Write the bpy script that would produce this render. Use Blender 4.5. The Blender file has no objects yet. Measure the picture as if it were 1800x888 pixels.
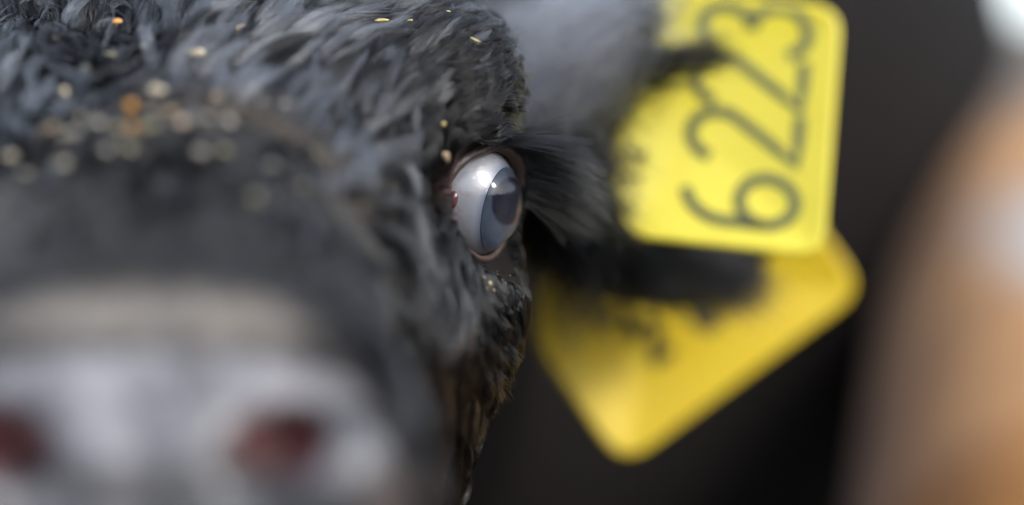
import bpy, math, random
import numpy as np
from mathutils import kdtree, Vector, Matrix

rng = np.random.default_rng(11)
random.seed(4)
sc = bpy.context.scene

# ------------------------------------------------------------------ camera
CZ = 0.95                                   # lens height above the ground
cam = bpy.data.cameras.new('camera')
cam.lens = 100.0
cam.sensor_width = 36.0
cam.clip_start = 0.05
cam.clip_end = 500.0
cam.dof.use_dof = True
cam.dof.focus_distance = 0.890
cam.dof.aperture_fstop = 2.0
camo = bpy.data.objects.new('camera', cam)
sc.collection.objects.link(camo)
camo.location = (0, 0, CZ)
camo.rotation_euler = (math.pi / 2, 0, 0)
sc.camera = camo

# ------------------------------------------------------------------ sky, sun, exposure
SUN = Vector((0.72, -0.40, 0.56)).normalized()      # towards the sun
w = bpy.data.worlds.new('World')
sc.world = w
w.use_nodes = True
nt = w.node_tree
sky = nt.nodes.new('ShaderNodeTexSky')
sky.sky_type = 'NISHITA'
sky.sun_disc = False
sky.sun_elevation = math.asin(SUN.z)
sky.sun_rotation = math.atan2(SUN.x, SUN.y)
sky.air_density = 1.0
sky.dust_density = 1.2
sky.ozone_density = 0.6
hs = nt.nodes.new('ShaderNodeHueSaturation')               # thin high cloud: a greyer sky
hs.inputs['Saturation'].default_value = 0.50
nt.links.new(sky.outputs[0], hs.inputs['Color'])
nt.links.new(hs.outputs[0], nt.nodes['Background'].inputs[0])
nt.nodes['Background'].inputs[1].default_value = 0.15
sun = bpy.data.lights.new('sun', 'SUN')
sun.energy = 0.5
sun.angle = math.radians(10)
sun.color = (1.0, 0.985, 0.96)
suno = bpy.data.objects.new('sun', sun)
sc.collection.objects.link(suno)
suno.rotation_euler = (-SUN).to_track_quat('-Z', 'Y').to_euler()
sc.view_settings.view_transform = 'Standard'
sc.view_settings.look = 'None'
sc.view_settings.exposure = 1.75
sc.view_settings.gamma = 1.0
sc.cycles.use_denoising = True
sc.cycles.use_adaptive_sampling = False
sc.cycles.max_bounces = 10
sc.cycles.transmission_bounces = 8
sc.cycles.transparent_max_bounces = 12

# ------------------------------------------------------------------ helpers
def link(o, parent=None):
    sc.collection.objects.link(o)
    if parent is not None:
        o.parent = parent
    return o

def tag(o, label=None, cat=None, group=None, kind=None):
    if label: o['label'] = label
    if cat: o['category'] = cat
    if group: o['group'] = group
    if kind: o['kind'] = kind
    return o

def mesh_obj(name, V, F, mat, parent=None, smooth=True):
    me = bpy.data.meshes.new(name)
    me.from_pydata([tuple(map(float, v)) for v in V], [], [tuple(map(int, f)) for f in F])
    if smooth:
        me.polygons.foreach_set('use_smooth', [True] * len(me.polygons))
    me.materials.append(mat)
    me.update()
    return link(bpy.data.objects.new(name, me), parent)

def quads_obj(name, V, Q, mat, parent=None, attrs=None, out=None):
    V = np.asarray(V, float); Q = np.asarray(Q)
    if out is not None:                                        # faces look away from this point
        nn = np.cross(V[Q[:, 1]] - V[Q[:, 0]], V[Q[:, 2]] - V[Q[:, 1]])
        if (nn * (V[Q].mean(1) - out)).sum() < 0: Q = Q[:, ::-1]
    me = bpy.data.meshes.new(name)
    V = np.asarray(V, np.float32); Q = np.asarray(Q, np.int32)
    me.vertices.add(len(V)); me.vertices.foreach_set('co', V.ravel())
    me.loops.add(Q.size); me.loops.foreach_set('vertex_index', Q.ravel())
    me.polygons.add(len(Q))
    me.polygons.foreach_set('loop_start', np.arange(0, Q.size, 4, dtype=np.int32))
    me.update(calc_edges=True)
    me.validate()
    me.polygons.foreach_set('use_smooth', np.ones(len(me.polygons), bool))
    for k, a in (attrs or {}).items():
        at = me.attributes.new(k, 'FLOAT', 'POINT')
        at.data.foreach_set('value', np.asarray(a, np.float32))
    me.materials.append(mat)
    return link(bpy.data.objects.new(name, me), parent)

def curves_obj(name, P, R0, R1, mat, parent=None, attrs=None):
    """P: [N,K,3] strands; radius tapers R0 -> R1"""
    N, K, _ = P.shape
    cu = bpy.data.hair_curves.new(name)
    cu.add_curves([K] * N)
    cu.attributes['position'].data.foreach_set('vector', np.ascontiguousarray(P, np.float32).ravel())
    t = np.linspace(0, 1, K)
    r0 = np.broadcast_to(np.asarray(R0, float).reshape(-1, 1), (N, 1)); r1 = np.broadcast_to(np.asarray(R1, float).reshape(-1, 1), (N, 1))
    rad = r0 + (r1 - r0) * (t[None, :] ** 1.6)
    at = cu.attributes.get('radius') or cu.attributes.new('radius', 'FLOAT', 'POINT')
    at.data.foreach_set('value', rad.astype(np.float32).ravel())
    for k, a in (attrs or {}).items():
        ac = cu.attributes.new(k, 'FLOAT', 'CURVE'); ac.data.foreach_set('value', np.asarray(a, np.float32))
    cu.materials.append(mat)
    return link(bpy.data.objects.new(name, cu), parent)

class M:
    """small node-material builder"""
    def __init__(s, name):
        s.m = bpy.data.materials.new(name); s.m.use_nodes = True
        s.t = s.m.node_tree; s.b = s.t.nodes['Principled BSDF']
    def n(s, typ, **kw):
        x = s.t.nodes.new(typ)
        for k, v in kw.items():
            if k in x.inputs.keys(): x.inputs[k].default_value = v
            else: setattr(x, k, v)
        return x
    def l(s, a, b): s.t.links.new(a, b)
    def set(s, **kw):
        for k, v in kw.items(): s.b.inputs[k.replace('_', ' ')].default_value = v
        return s
    def noise(s, scale, detail=4, rough=.6, coord='Object'):
        tc = s.n('ShaderNodeTexCoord'); nz = s.n('ShaderNodeTexNoise')
        nz.inputs['Scale'].default_value = scale; nz.inputs['Detail'].default_value = detail
        nz.inputs['Roughness'].default_value = rough
        s.l(tc.outputs[coord], nz.inputs['Vector']); return nz.outputs['Fac']
    def ramp(s, fac, stops):
        r = s.n('ShaderNodeValToRGB'); e = r.color_ramp.elements
        while len(e) < len(stops): e.new(.5)
        for q, (p, c) in zip(e, stops): q.position = p; q.color = (*c, 1) if len(c) == 3 else c
        s.l(fac, r.inputs[0]); return r.outputs[0]
    def mix(s, fac, a, b):
        x = s.n('ShaderNodeMix'); x.data_type = 'RGBA'
        if hasattr(fac, 'links'): s.l(fac, x.inputs[0])
        else: x.inputs[0].default_value = fac
        for v, i in ((a, 6), (b, 7)):
            if hasattr(v, 'links'): s.l(v, x.inputs[i])
            else: x.inputs[i].default_value = (*v, 1)
        return x.outputs[2]
    def attr(s, name):
        a = s.n('ShaderNodeAttribute'); a.attribute_name = name; return a.outputs['Fac']
    def bump(s, h, strength, dist):
        b = s.n('ShaderNodeBump'); b.inputs['Strength'].default_value = strength; b.inputs['Distance'].default_value = dist
        s.l(h, b.inputs['Height']); s.l(b.outputs[0], s.b.inputs['Normal'])
    def col(s, c): s.l(c, s.b.inputs['Base Color'])

# ------------------------------------------------------------------ implicit surfaces
def smin(a, b, k):
    h = np.clip(.5 + .5 * (b - a) / k, 0, 1)
    return b + (a - b) * h - k * h * (1 - h)
def smax(a, b, k): return -smin(-a, -b, k)
def rcone(p, a, b, ra, rb, sx=1.0):
    a = np.asarray(a, np.float32); b = np.asarray(b, np.float32)
    ba = b - a; t = np.clip(((p - a) @ ba) / float(ba @ ba), 0, 1)
    q = p - a - t[..., None] * ba
    if sx != 1.0: q = q * np.array([1 / sx, 1, 1], np.float32)
    return np.sqrt((q * q).sum(-1)) - (ra + (rb - ra) * t)
def ellip(p, c, r, rot=None):
    q = p - np.asarray(c, np.float32)
    if rot is not None: q = q @ np.asarray(rot, np.float32)          # columns = local axes
    q = q / np.asarray(r, np.float32)
    return (np.sqrt((q * q).sum(-1)) - 1) * min(r)
def spl(x, xs, ys):
    """smooth monotone-ish interpolation (Catmull-Rom Hermite)"""
    xs = np.asarray(xs, float); ys = np.asarray(ys, float); m = np.gradient(ys, xs)
    x = np.clip(x, xs[0], xs[-1]); i = np.clip(np.searchsorted(xs, x) - 1, 0, len(xs) - 2)
    h = xs[i + 1] - xs[i]; t = (x - xs[i]) / h
    return ((2*t**3 - 3*t**2 + 1) * ys[i] + (t**3 - 2*t**2 + t) * h * m[i] + (-2*t**3 + 3*t**2) * ys[i+1] + (t**3 - t**2) * h * m[i+1])
def rotm(ax, deg):
    return np.array(Matrix.Rotation(math.radians(deg), 3, ax), float)

# All coordinates of the animals below: x right, y away from the lens, z up, relative to the lens; CZ is added on output.
def midx(y): return -0.0867 - 0.068 * (y - 0.66)
KD = [.60, .64, .68, .72, .76, .80, .85, .90, .95, 1.0, 1.06, 1.13]
KT = [-.060, -.042, -.019, -.002, .016, .035, .053, .077, .105, .130, .135, .120]
KB = [-.100, -.105, -.118, -.115, -.115, -.120, -.130, -.140, -.150, -.160, -.165, -.165]
KW = [.055, .062, .068, .065, .060, .061, .076, .0955, .102, .103, .095, .085]

# the eye that faces the lens (the other one is its mirror image)
EYE_C = np.array([-.0175, .905, .0170]); EYE_R = .0198
EYE_A = np.array([.91, -.35, -.22]); EYE_A /= np.linalg.norm(EYE_A)
EYE_U = np.array([-.35, -.91, 0.0]); EYE_U -= EYE_A * (EYE_U @ EYE_A); EYE_U /= np.linalg.norm(EYE_U)   # towards the nose
EYE_V = np.cross(EYE_A, EYE_U); EYE_V *= np.sign(EYE_V[2])                                          # up
# lid opening: polar angle beta (deg) for direction phi (deg) round the eye axis
PHI = np.array([-180, -150, -120, -90, -60, -30, 0, 30, 60, 90, 120, 150, 180.])
BET = np.array([54, 50, 47, 48, 52, 63, 80, 73, 62, 57, 51, 50, 54.])
def beta_open(phi): return np.interp((phi + 180) % 360 - 180, PHI, spl(PHI, PHI, BET))

def head_lx(p): return p[..., 0] - midx(p[..., 1])
def mirror(p):
    """both halves of the head -> the half that faces the lens"""
    lx = head_lx(p)
    q = p.copy(); q[..., 0] = np.abs(lx) + midx(p[..., 1]); return q

CANTHUS = np.array([-.0215, .882, .018])
EAR_ROT = None
def ear_sdf(q):
    a = np.array([-.005, 1.030, .055]); b = np.array([.090, 1.064, .000])
    d = b - a; L = np.linalg.norm(d); d = d / L
    nrm = np.array([.10, -1, .12]); nrm -= d * (nrm @ d); nrm /= np.linalg.norm(nrm)
    up = np.cross(nrm, d); up *= np.sign(up[2])
    r = q - a; t = (r @ d) / L; u = r @ up; v = r @ nrm
    tt = np.clip(t, 0, 1)
    hw = spl(tt, [0, .2, .45, .7, .9, 1], [.020, .034, .040, .036, .022, .006])
    cup = .10 * (u / .045) ** 2 * .09                         # the leaf is cupped towards the lens
    th = .0055 + .012 * (1 - tt) ** 3
    du = np.abs(u) - hw; dt = np.abs(t - .5) * L - .5 * L
    e = np.sqrt(np.maximum(du, 0) ** 2 + np.maximum(dt, 0) ** 2) + np.minimum(np.maximum(du, dt), 0)
    return smax(e, np.abs(v - cup) - th, .006)

def head_sdf(p):
    q = mirror(p); x = q[..., 0] - midx(q[..., 1]); y = q[..., 1]; z = q[..., 2]
    zt = spl(y, KD, KT); zb = spl(y, KD, KB); wd = spl(y, KD, KW)
    zc = .5 * (zt + zb); hh = .5 * (zt - zb)
    # cheeks pull in below the eye
    wd = wd - np.clip((y - .84) / .08, 0, 1) * np.clip((-.02 - z) / .09, 0, 1) * .020
    nn = 2.6
    f = (np.power((x / wd) ** nn + np.abs((z - zc) / hh) ** nn, 1 / nn) - 1) * np.minimum(wd, hh) * .92
    f = smax(f, .648 - y, .055)                                   # rounded muzzle front
    # brow ridge, cheek crest, lid bulge, pouch under the eye
    f = smin(f, ellip(q, (-.0215, .915, .047), (.016, .032, .022), rotm('Y', 30)), .035)
    f = smin(f, rcone(q, (-.045, .835, -.030), (-.018, .90, -.022), .012, .012), .03)
    f = smin(f, ellip(q, EYE_C, (.0222, .0230, .0222)), .010)
    f = smin(f, ellip(q, (-.0085, .908, -.0095), (.010, .018, .0100), rotm('Y', -15)), .008)
    f = smin(f, ear_sdf(q), .022)
    # tear trough beside the inner corner
    f = smin(f, ellip(q, (-.0520, .874, .010), (.014, .020, .030)), .020)           # full cheek beside the inner corner
    # vertical skin folds down the cheek
    m = np.exp(-((z + .045) / .035) ** 2 - ((y - .892) / .035) ** 2)
    f = f + m * .0007 * (np.sin((x * .9 + .10 * z + .25 * y) * 900 + 1.6 * np.sin(z * 130)) + .7 * np.sin((x - .12 * z + .1 * y) * 1430 + 2 * np.sin(z * 90 + 1)))
    # fold above the upper lid
    r = q - EYE_C; rr = np.sqrt((r * r).sum(-1)); ca = (r @ EYE_A) / np.maximum(rr, 1e-6)
    vv = r @ EYE_V; uu = r @ EYE_U
    be = np.degrees(np.arccos(np.clip(ca, -1, 1))); ph = np.degrees(np.arctan2(vv, uu))
    near = np.exp(-np.maximum(rr - .026, 0) / .004)
    f = f + near * .0009 * np.exp(-((be - beta_open(ph) - 24) / 5) ** 2) * (vv > -.002)
    # nostrils: wing, then comma-shaped hole
    f = smin(f, ellip(q, (-.0405, .664, -.053), (.012, .013, .014)), .010)
    nq = q - np.array([-.0545, .655, -.0445])
    nq = nq @ rotm('Y', -18)
    nh = np.sqrt((nq[..., 0] / .0125) ** 2 + (nq[..., 1] / .030) ** 2 + (nq[..., 2] / .0085) ** 2) - 1
    f = smax(f, -nh * .0085, .006)
    f = f + .0045 * np.clip((-.042 - z) / .018, 0, 1) ** 1.5 * np.clip((.72 - y) / .05, 0, 1) * np.exp(-(x / .034) ** 4)     # planum turns under
    # groove down the middle of the nose, mouth line
    f = f + .0022 * np.exp(-(x / .0035) ** 2) * np.clip((.70 - y) / .04, 0, 1) * np.clip((-.015 - z) / .02, 0, 1)
    f = f + .004 * np.exp(-((z + .088) / .003) ** 2) * np.clip((.78 - y) / .03, 0, 1)
    # eye opening
    op = np.maximum((be - beta_open(ph) - np.where(vv < 0, 5, 7)) * math.pi / 180 * rr, rr - .030)
    f = smax(f, -op, .003)
    return f

def nostril_mask(p):
    q = mirror(p); nq = (q - np.array([-.0545, .655, -.0445])) @ rotm('Y', -18)
    nh = np.sqrt((nq[..., 0] / .0125) ** 2 + (nq[..., 1] / .030) ** 2 + (nq[..., 2] / .0085) ** 2)
    return np.clip((1.10 - nh) / .12, 0, 1)

def torso_sdf(p):
    f = rcone(p, (-.115, 1.03, .03), (-.06, 1.55, .13), .095, .20)
    f = smin(f, rcone(p, (-.115, 1.05, -.04), (-.05, 1.60, -.10), .08, .17), .08)
    f = smin(f, rcone(p, (-.03, 1.80, .08), (.08, 2.6, .02), .35, .40), .15)
    f = smin(f, rcone(p, (.06, 2.6, .05), (.12, 3.05, .12), .34, .25), .12)
    for sx in (-.17, .17):
        f = smin(f, rcone(p, (-.03 + sx, 1.82, -.15), (-.03 + sx, 1.80, -.50), .12, .055), .06)
        f = smin(f, rcone(p, (-.03 + sx, 1.80, -.50), (-.03 + sx, 1.82, -.86), .05, .034), .03)
        f = smin(f, rcone(p, (-.03 + sx, 1.80, -.87), (-.03 + sx, 1.78, -.92), .042, .050), .02)
        f = smin(f, rcone(p, (.11 + sx, 3.02, -.05), (.11 + sx, 2.95, -.42), .17, .075), .08)
        f = smin(f, rcone(p, (.11 + sx, 2.95, -.42), (.11 + sx, 3.12, -.60), .07, .045), .04)
        f = smin(f, rcone(p, (.11 + sx, 3.12, -.60), (.11 + sx, 3.08, -.87), .042, .036), .03)
        f = smin(f, rcone(p, (.11 + sx, 3.08, -.87), (.11 + sx, 3.05, -.92), .042, .050), .02)
    f = smin(f, rcone(p, (.14, 3.28, .20), (.15, 3.36, -.40), .030, .020), .04)
    return np.maximum(f, -.945 - p[..., 2])

def cow_sdf(p):
    y = p[..., 1]
    out = np.empty(p.shape[:-1], np.float32)
    hm = y < 1.25
    out[:] = torso_sdf(p)
    ph = p[hm]
    out[hm] = smin(out[hm], np.where(y[hm] > 1.13, 1.0, 0) * (y[hm] - 1.13) + head_sdf(ph), .04)
    return out

def surface_nets(F, X, Y, Z):
    S = F < 0
    c = [S[i:S.shape[0]-1+i, j:S.shape[1]-1+j, k:S.shape[2]-1+k] for i in (0,1) for j in (0,1) for k in (0,1)]
    n = sum(q.astype(np.int8) for q in c)
    ids = np.argwhere((n > 0) & (n < 8))
    idx = -np.ones(n.shape, np.int32); idx[tuple(ids.T)] = np.arange(len(ids))
    acc = np.zeros((len(ids), 3)); cnt = np.zeros(len(ids))
    G = (X, Y, Z); off = [(i, j, k) for i in (0,1) for j in (0,1) for k in (0,1)]
    val = {o: F[ids[:,0]+o[0], ids[:,1]+o[1], ids[:,2]+o[2]] for o in off}
    pos = lambda o: np.stack([G[a][ids[:, a] + o[a]] for a in range(3)], 1)
    for o in off:
        for a in range(3):
            if o[a]: continue
            o2 = tuple(v + (1 if i == a else 0) for i, v in enumerate(o))
            fa, fb = val[o], val[o2]; m = (fa < 0) != (fb < 0)
            t = np.where(m, fa / np.where(m, fa - fb, 1), 0)[:, None]
            acc += np.where(m[:, None], pos(o) * (1 - t) + pos(o2) * t, 0); cnt += m
    V = acc / cnt[:, None]
    Q = []
    for a in range(3):
        b, cc = (a + 1) % 3, (a + 2) % 3
        sl0 = [slice(None)] * 3; sl1 = [slice(None)] * 3; sl0[a] = slice(None, -1); sl1[a] = slice(1, None)
        A, B = S[tuple(sl0)], S[tuple(sl1)]
        for flip, mm in ((False, A & ~B), (True, ~A & B)):
            e = np.argwhere(mm)
            ok = (e[:, b] > 0) & (e[:, cc] > 0) & (e[:, b] < F.shape[b]-1) & (e[:, cc] < F.shape[cc]-1); e = e[ok]
            def cell(db, dc):
                q = e.copy(); q[:, b] -= db; q[:, cc] -= dc; return idx[q[:,0], q[:,1], q[:,2]]
            quad = np.stack([cell(1,1), cell(0,1), cell(0,0), cell(1,0)], 1)
            Q.append(quad[:, ::-1] if flip else quad)
    return V, np.concatenate(Q)

def axis(segs):
    """[(start, end, step), ...] -> coordinates"""
    out = []
    for a, b, s in segs:
        n = max(1, int(round((b - a) / s))); out.append(np.linspace(a, b, n, endpoint=False))
    return np.concatenate(out + [np.array([segs[-1][1]])]).astype(np.float32)

def build_sdf(fn, X, Y, Z):
    F = np.empty((len(X), len(Y), len(Z)), np.float32)
    for j0 in range(0, len(Y), 24):
        yy = Y[j0:j0+24]
        p = np.stack(np.meshgrid(X, yy, Z, indexing='ij'), -1)
        F[:, j0:j0+24, :] = fn(p)
    return F

def grad(fn, p, e=4e-4):
    g = np.stack([fn(p + d) - fn(p - d) for d in (np.eye(3, dtype=np.float32) * e)], -1)
    return g / np.maximum(np.linalg.norm(g, axis=-1, keepdims=True), 1e-9)

def vnoise(p, s, seed):
    """cheap smooth noise in -1..1"""
    r = np.random.default_rng(seed); out = np.zeros(len(p))
    for _ in range(6):
        k = r.normal(size=3); k *= s * r.uniform(.6, 1.6) / np.linalg.norm(k); out += np.sin(p @ k + r.uniform(0, 6.28))
    return out / 3

# ------------------------------------------------------------------ ground
m = M('trodden straw and mud')
n1 = m.noise(2.2, 6, .65); n2 = m.noise(60, 3, .6)
c = m.ramp(n1, [(.30, (.028, .025, .022)), (.55, (.062, .056, .048)), (.75, (.17, .15, .12))])
m.col(m.mix(n2, c, (.042, .038, .033))); m.set(Roughness=.85); m.bump(n2, .7, .02)
G = 300.0
xs = np.unique(np.concatenate([np.linspace(-G, G, 13), np.linspace(-8, 8, 65)]))
gx, gy = np.meshgrid(xs, xs + 3, indexing='ij')
gz = .025 * np.sin(gx * 2.1 + 1.3 * np.sin(gy * 1.7)) * np.sin(gy * 2.7 + gx) * np.exp(-((gx / 8) ** 2 + ((gy - 3) / 8) ** 2)) - .015
n = len(xs); I = np.arange(n * n).reshape(n, n)
Q = np.stack([I[:-1, :-1], I[1:, :-1], I[1:, 1:], I[:-1, 1:]], -1).reshape(-1, 4)
tag(quads_obj('ground', np.stack([gx, gy, gz], -1).reshape(-1, 3), Q, m.m), 'trodden brown mud and straw under the cattle', kind='structure')

# hills added to cut light from the horizon, low where the picture looks out
m = M('horizon block wood'); m.col(m.mix(m.noise(.25, 5, .7), (.018, .026, .012), (.055, .070, .030))); m.set(Roughness=.9); m.bump(m.noise(.8, 5, .7), 1, 1.5)
az = np.linspace(0, 2 * math.pi, 241)[:-1]; rows = []
hgt = 20 * (1 - .93 * np.exp(-((np.angle(np.exp(1j * (az - math.radians(82))))) / .30) ** 2)) * (1 + .12 * np.sin(az * 23) + .08 * np.sin(az * 57 + 1))
for rr_, f_ in ((48, -.02), (55, .35), (62, .75), (70, 1.0), (80, 1.05), (110, .8), (150, -.02)):
    rows.append(np.stack([rr_ * np.cos(az), rr_ * np.sin(az), hgt * f_ - .3], 1))
I = np.arange(7 * 240).reshape(7, 240); J = np.roll(I, -1, 1)
tag(quads_obj('horizon_block_hills', np.concatenate(rows), np.stack([I[:-1], J[:-1], J[1:], I[1:]], -1).reshape(-1, 4), m.m), 'dark hills added around the pasture to block horizon light', kind='structure')

# ------------------------------------------------------------------ materials of the black cow
m = M('black cow skin')
no = m.attr('nose'); ns = m.attr('nostril'); me_ = m.attr('mealy'); pk = m.attr('pink')
fine = m.noise(900, 3, .6); big = m.noise(60, 4, .6)
base = m.mix(big, (.004, .0037, .0037), (.016, .013, .0115))
base = m.mix(pk, base, (.16, .085, .075))
base = m.mix(me_, base, (.30, .265, .225))
base = m.mix(no, base, m.mix(m.ramp(m.noise(38, 4, .65), [(.38, (0, 0, 0)), (.62, (1, 1, 1))]), m.mix(m.attr('upper'), (.018, .015, .015), (.060, .052, .053)), m.mix(m.attr('upper'), (.17, .155, .158), (.44, .425, .44))))  # paler upper tone: wet gloss of the nose top put into the colour
base = m.mix(ns, base, (.20, .032, .025))
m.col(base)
rm = m.n('ShaderNodeMapRange'); m.l(no, rm.inputs[0]); rm.inputs[3].default_value = .62; rm.inputs[4].default_value = .42
m.l(rm.outputs[0], m.b.inputs['Roughness']); hm_ = m.n('ShaderNodeMath'); hm_.operation = 'MULTIPLY_ADD'; m.l(m.noise(210, 2, .5), hm_.inputs[0]); m.l(m.attr('nose'), hm_.inputs[1]); m.l(fine, hm_.inputs[2]); m.bump(hm_.outputs[0], .6, .0022)
rs = m.n('ShaderNodeMapRange'); m.l(no, rs.inputs[0]); rs.inputs[3].default_value = .09; rs.inputs[4].default_value = .8
m.l(rs.outputs[0], m.b.inputs['Specular IOR Level']); cw = m.n('ShaderNodeMath'); cw.operation = 'MULTIPLY'; cw.inputs[1].default_value = .9; m.l(no, cw.inputs[0]); m.l(cw.outputs[0], m.b.inputs['Coat Weight']); m.set(Coat_Roughness=.22)
SKIN = m.m

def hair_mat(name, col, rough=.28, rr=.35, rnd=.3, ior=1.55, grey=None, dusty=None):
    m = M(name); t = m.t; t.nodes.remove(m.b)
    h = t.nodes.new('ShaderNodeBsdfHairPrincipled')
    h.parametrization = 'COLOR'
    for k, v in (('Color', (*col, 1)), ('IOR', ior), ('Roughness', rough), ('Radial Roughness', rr), ('Random Color', rnd), ('Random Roughness', .3), ('Coat', .0)):
        for i_ in h.inputs:
            if i_.name == k: i_.default_value = v
    if grey:
        c_ = m.mix(m.attr('grey'), col, grey); c_ = m.mix(m.attr('dusty'), c_, dusty); m.l(c_, h.inputs['Color'])
    t.links.new(h.outputs[0], t.nodes['Material Output'].inputs[0]); return m.m
FUR = hair_mat('black coat hair', (.0012, .0011, .0012), .18, .28, .25, 1.36, (.120, .123, .128), (.040, .031, .023))
PALE = hair_mat('pale muzzle hair', (.36, .315, .265), .35, .4, .3)
LASH = hair_mat('black lash hair', (.002, .002, .002), .20, .3, .2, 1.55)

# ------------------------------------------------------------------ black cow: body (one continuous mesh)
X = axis([(-.62, -.24, .03), (-.24, -.045, .0036), (-.045, .012, .0013), (.012, .115, .0032), (.115, .62, .03)])
Y = axis([(.600, .86, .0030), (.86, .945, .0014), (.945, 1.095, .0032), (1.095, 1.3, .02), (1.3, 3.5, .04)])
Z = axis([(-.97, -.20, .03), (-.20, -.035, .0034), (-.035, .05, .0014), (.05, .15, .0032), (.15, .6, .03)])
F = build_sdf(cow_sdf, X, Y, Z)
V, Q = surface_nets(F, X, Y, Z)
V = V.astype(np.float32)
hv = V[:, 1] < 1.085
for _ in range(2):
    p = V[hv]; g = grad(cow_sdf, p); V[hv] = p - g * np.clip(cow_sdf(p), -.003, .003)[:, None] * .7
qm = mirror(V.astype(float)); lx = np.abs(head_lx(V))
# colour regions of the skin: wet nose leather, nostril lining, pale muzzle ring, bare pinkish skin by the eye
noseline = V[:, 1] - (.694 - .9 * np.maximum(V[:, 2] + .040, 0) - .35 * np.maximum(-.05 - V[:, 2], 0))
nose = np.clip(.5 - noseline / .010, 0, 1) * (V[:, 1] < .74) * np.clip((.064 - lx) / .008, 0, 1)
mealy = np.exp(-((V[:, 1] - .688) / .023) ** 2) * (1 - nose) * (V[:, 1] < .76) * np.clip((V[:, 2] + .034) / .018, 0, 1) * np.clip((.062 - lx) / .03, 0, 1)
nst = nostril_mask(V.astype(float)) * (V[:, 1] < .70)
pink = .55 * np.exp(-(np.linalg.norm((qm - CANTHUS) / np.array([.014, .03, .012]), axis=1)) ** 2)
cow = quads_obj('cow', V + np.array([0, 0, CZ], np.float32), Q, SKIN, None, dict(upper=np.clip((.046 - lx + .010 * vnoise(V.astype(float), 110, 6)) / .022, 0, 1) * np.clip((V[:, 2] + .044 + .006 * vnoise(V.astype(float), 140, 3)) / .012, 0, 1), nose=nose, nostril=nst, mealy=mealy, pink=pink))  # upper masks the painted gloss on top of the nose
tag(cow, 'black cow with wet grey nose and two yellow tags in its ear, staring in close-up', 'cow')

# ------------------------------------------------------------------ eye
def sphere_pts(be, ph, r):
    be = np.radians(be)[..., None]; ph = np.radians(ph)[..., None]; r = np.asarray(r)[..., None]
    return EYE_C + r * (np.cos(be) * EYE_A + np.sin(be) * (np.cos(ph) * EYE_U + np.sin(ph) * EYE_V))
def flip_x(P):
    P = np.array(P, float); P[:, 0] = 2 * midx(P[:, 1]) - P[:, 0]; return P
UP = np.array([0, 0, CZ])
def ringgrid(B, R, nph=96, closed_tip=True):
    """surface of revolution-like grid round the eye axis; B,R functions giving arrays over phi"""
    ph = np.linspace(-180, 180, nph, endpoint=False)
    rows = [sphere_pts(b(ph), ph, r(ph)) for b, r in zip(B, R)]
    P = np.stack(rows); nr = len(rows)
    I = np.arange(nr * nph).reshape(nr, nph); J = np.roll(I, -1, 1)
    Fq = np.stack([I[:-1], I[1:], J[1:], J[:-1]], -1).reshape(-1, 4)
    return P.reshape(-1, 3), Fq

LIMB = 43.0
m = M('sclera')
tc = m.n('ShaderNodeTexCoord')
vein = m.n('ShaderNodeTexVoronoi'); vein.feature = 'DISTANCE_TO_EDGE'; vein.inputs['Scale'].default_value = 140
nzv = m.n('ShaderNodeTexNoise'); nzv.inputs['Scale'].default_value = 250
mx = m.n('ShaderNodeVectorMath'); mx.operation = 'MULTIPLY_ADD'; mx.inputs[1].default_value = (.006, .006, .006)
m.l(nzv.outputs['Color'], mx.inputs[0]); m.l(tc.outputs['Object'], mx.inputs[2]); m.l(tc.outputs['Object'], nzv.inputs['Vector']); m.l(mx.outputs[0], vein.inputs['Vector'])
vf = m.ramp(vein.outputs['Distance'], [(0, (1, 1, 1)), (.035, (0, 0, 0))])
sel = m.ramp(m.noise(90, 2), [(.50, (0, 0, 0)), (.62, (.55, .55, .55))])
mul = m.n('ShaderNodeMath'); mul.operation = 'MULTIPLY'; m.l(vf, mul.inputs[0]); m.l(sel, mul.inputs[1])
cl = m.ramp(m.noise(70, 3), [(.35, (.23, .245, .28)), (.65, (.275, .268, .275))])
lim = m.attr('limbus')
cl = m.mix(mul.outputs[0], cl, (.26, .085, .08))
m.col(m.mix(lim, cl, (.11, .135, .19)))
m.set(Roughness=.35, Coat_Weight=1.0, Coat_Roughness=.03, Subsurface_Weight=.3, Subsurface_Scale=.003)
m.b.inputs['Subsurface Radius'].default_value = (1, .6, .5)
hb = m.noise(800, 2); bp = m.n('ShaderNodeBump'); bp.inputs['Strength'].default_value = .35; bp.inputs['Distance'].default_value = .0006
m.l(hb, bp.inputs['Height']); m.l(bp.outputs[0], m.b.inputs['Coat Normal'])
SCLERA = m.m
m = M('iris'); r = m.attr('rad')
fib = m.noise(700, 4, .7)
c1 = m.mix(fib, (.030, .042, .064), (.085, .11, .155))
m.col(m.mix(m.attr('pupil'), c1, (.004, .009, .024))); m.set(Roughness=.4)
IRIS = m.m
m = M('cornea'); m.set(Base_Color=(1, 1, 1, 1), Roughness=.0, IOR=1.336, Transmission_Weight=1.0)
CORNEA = m.m

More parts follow.
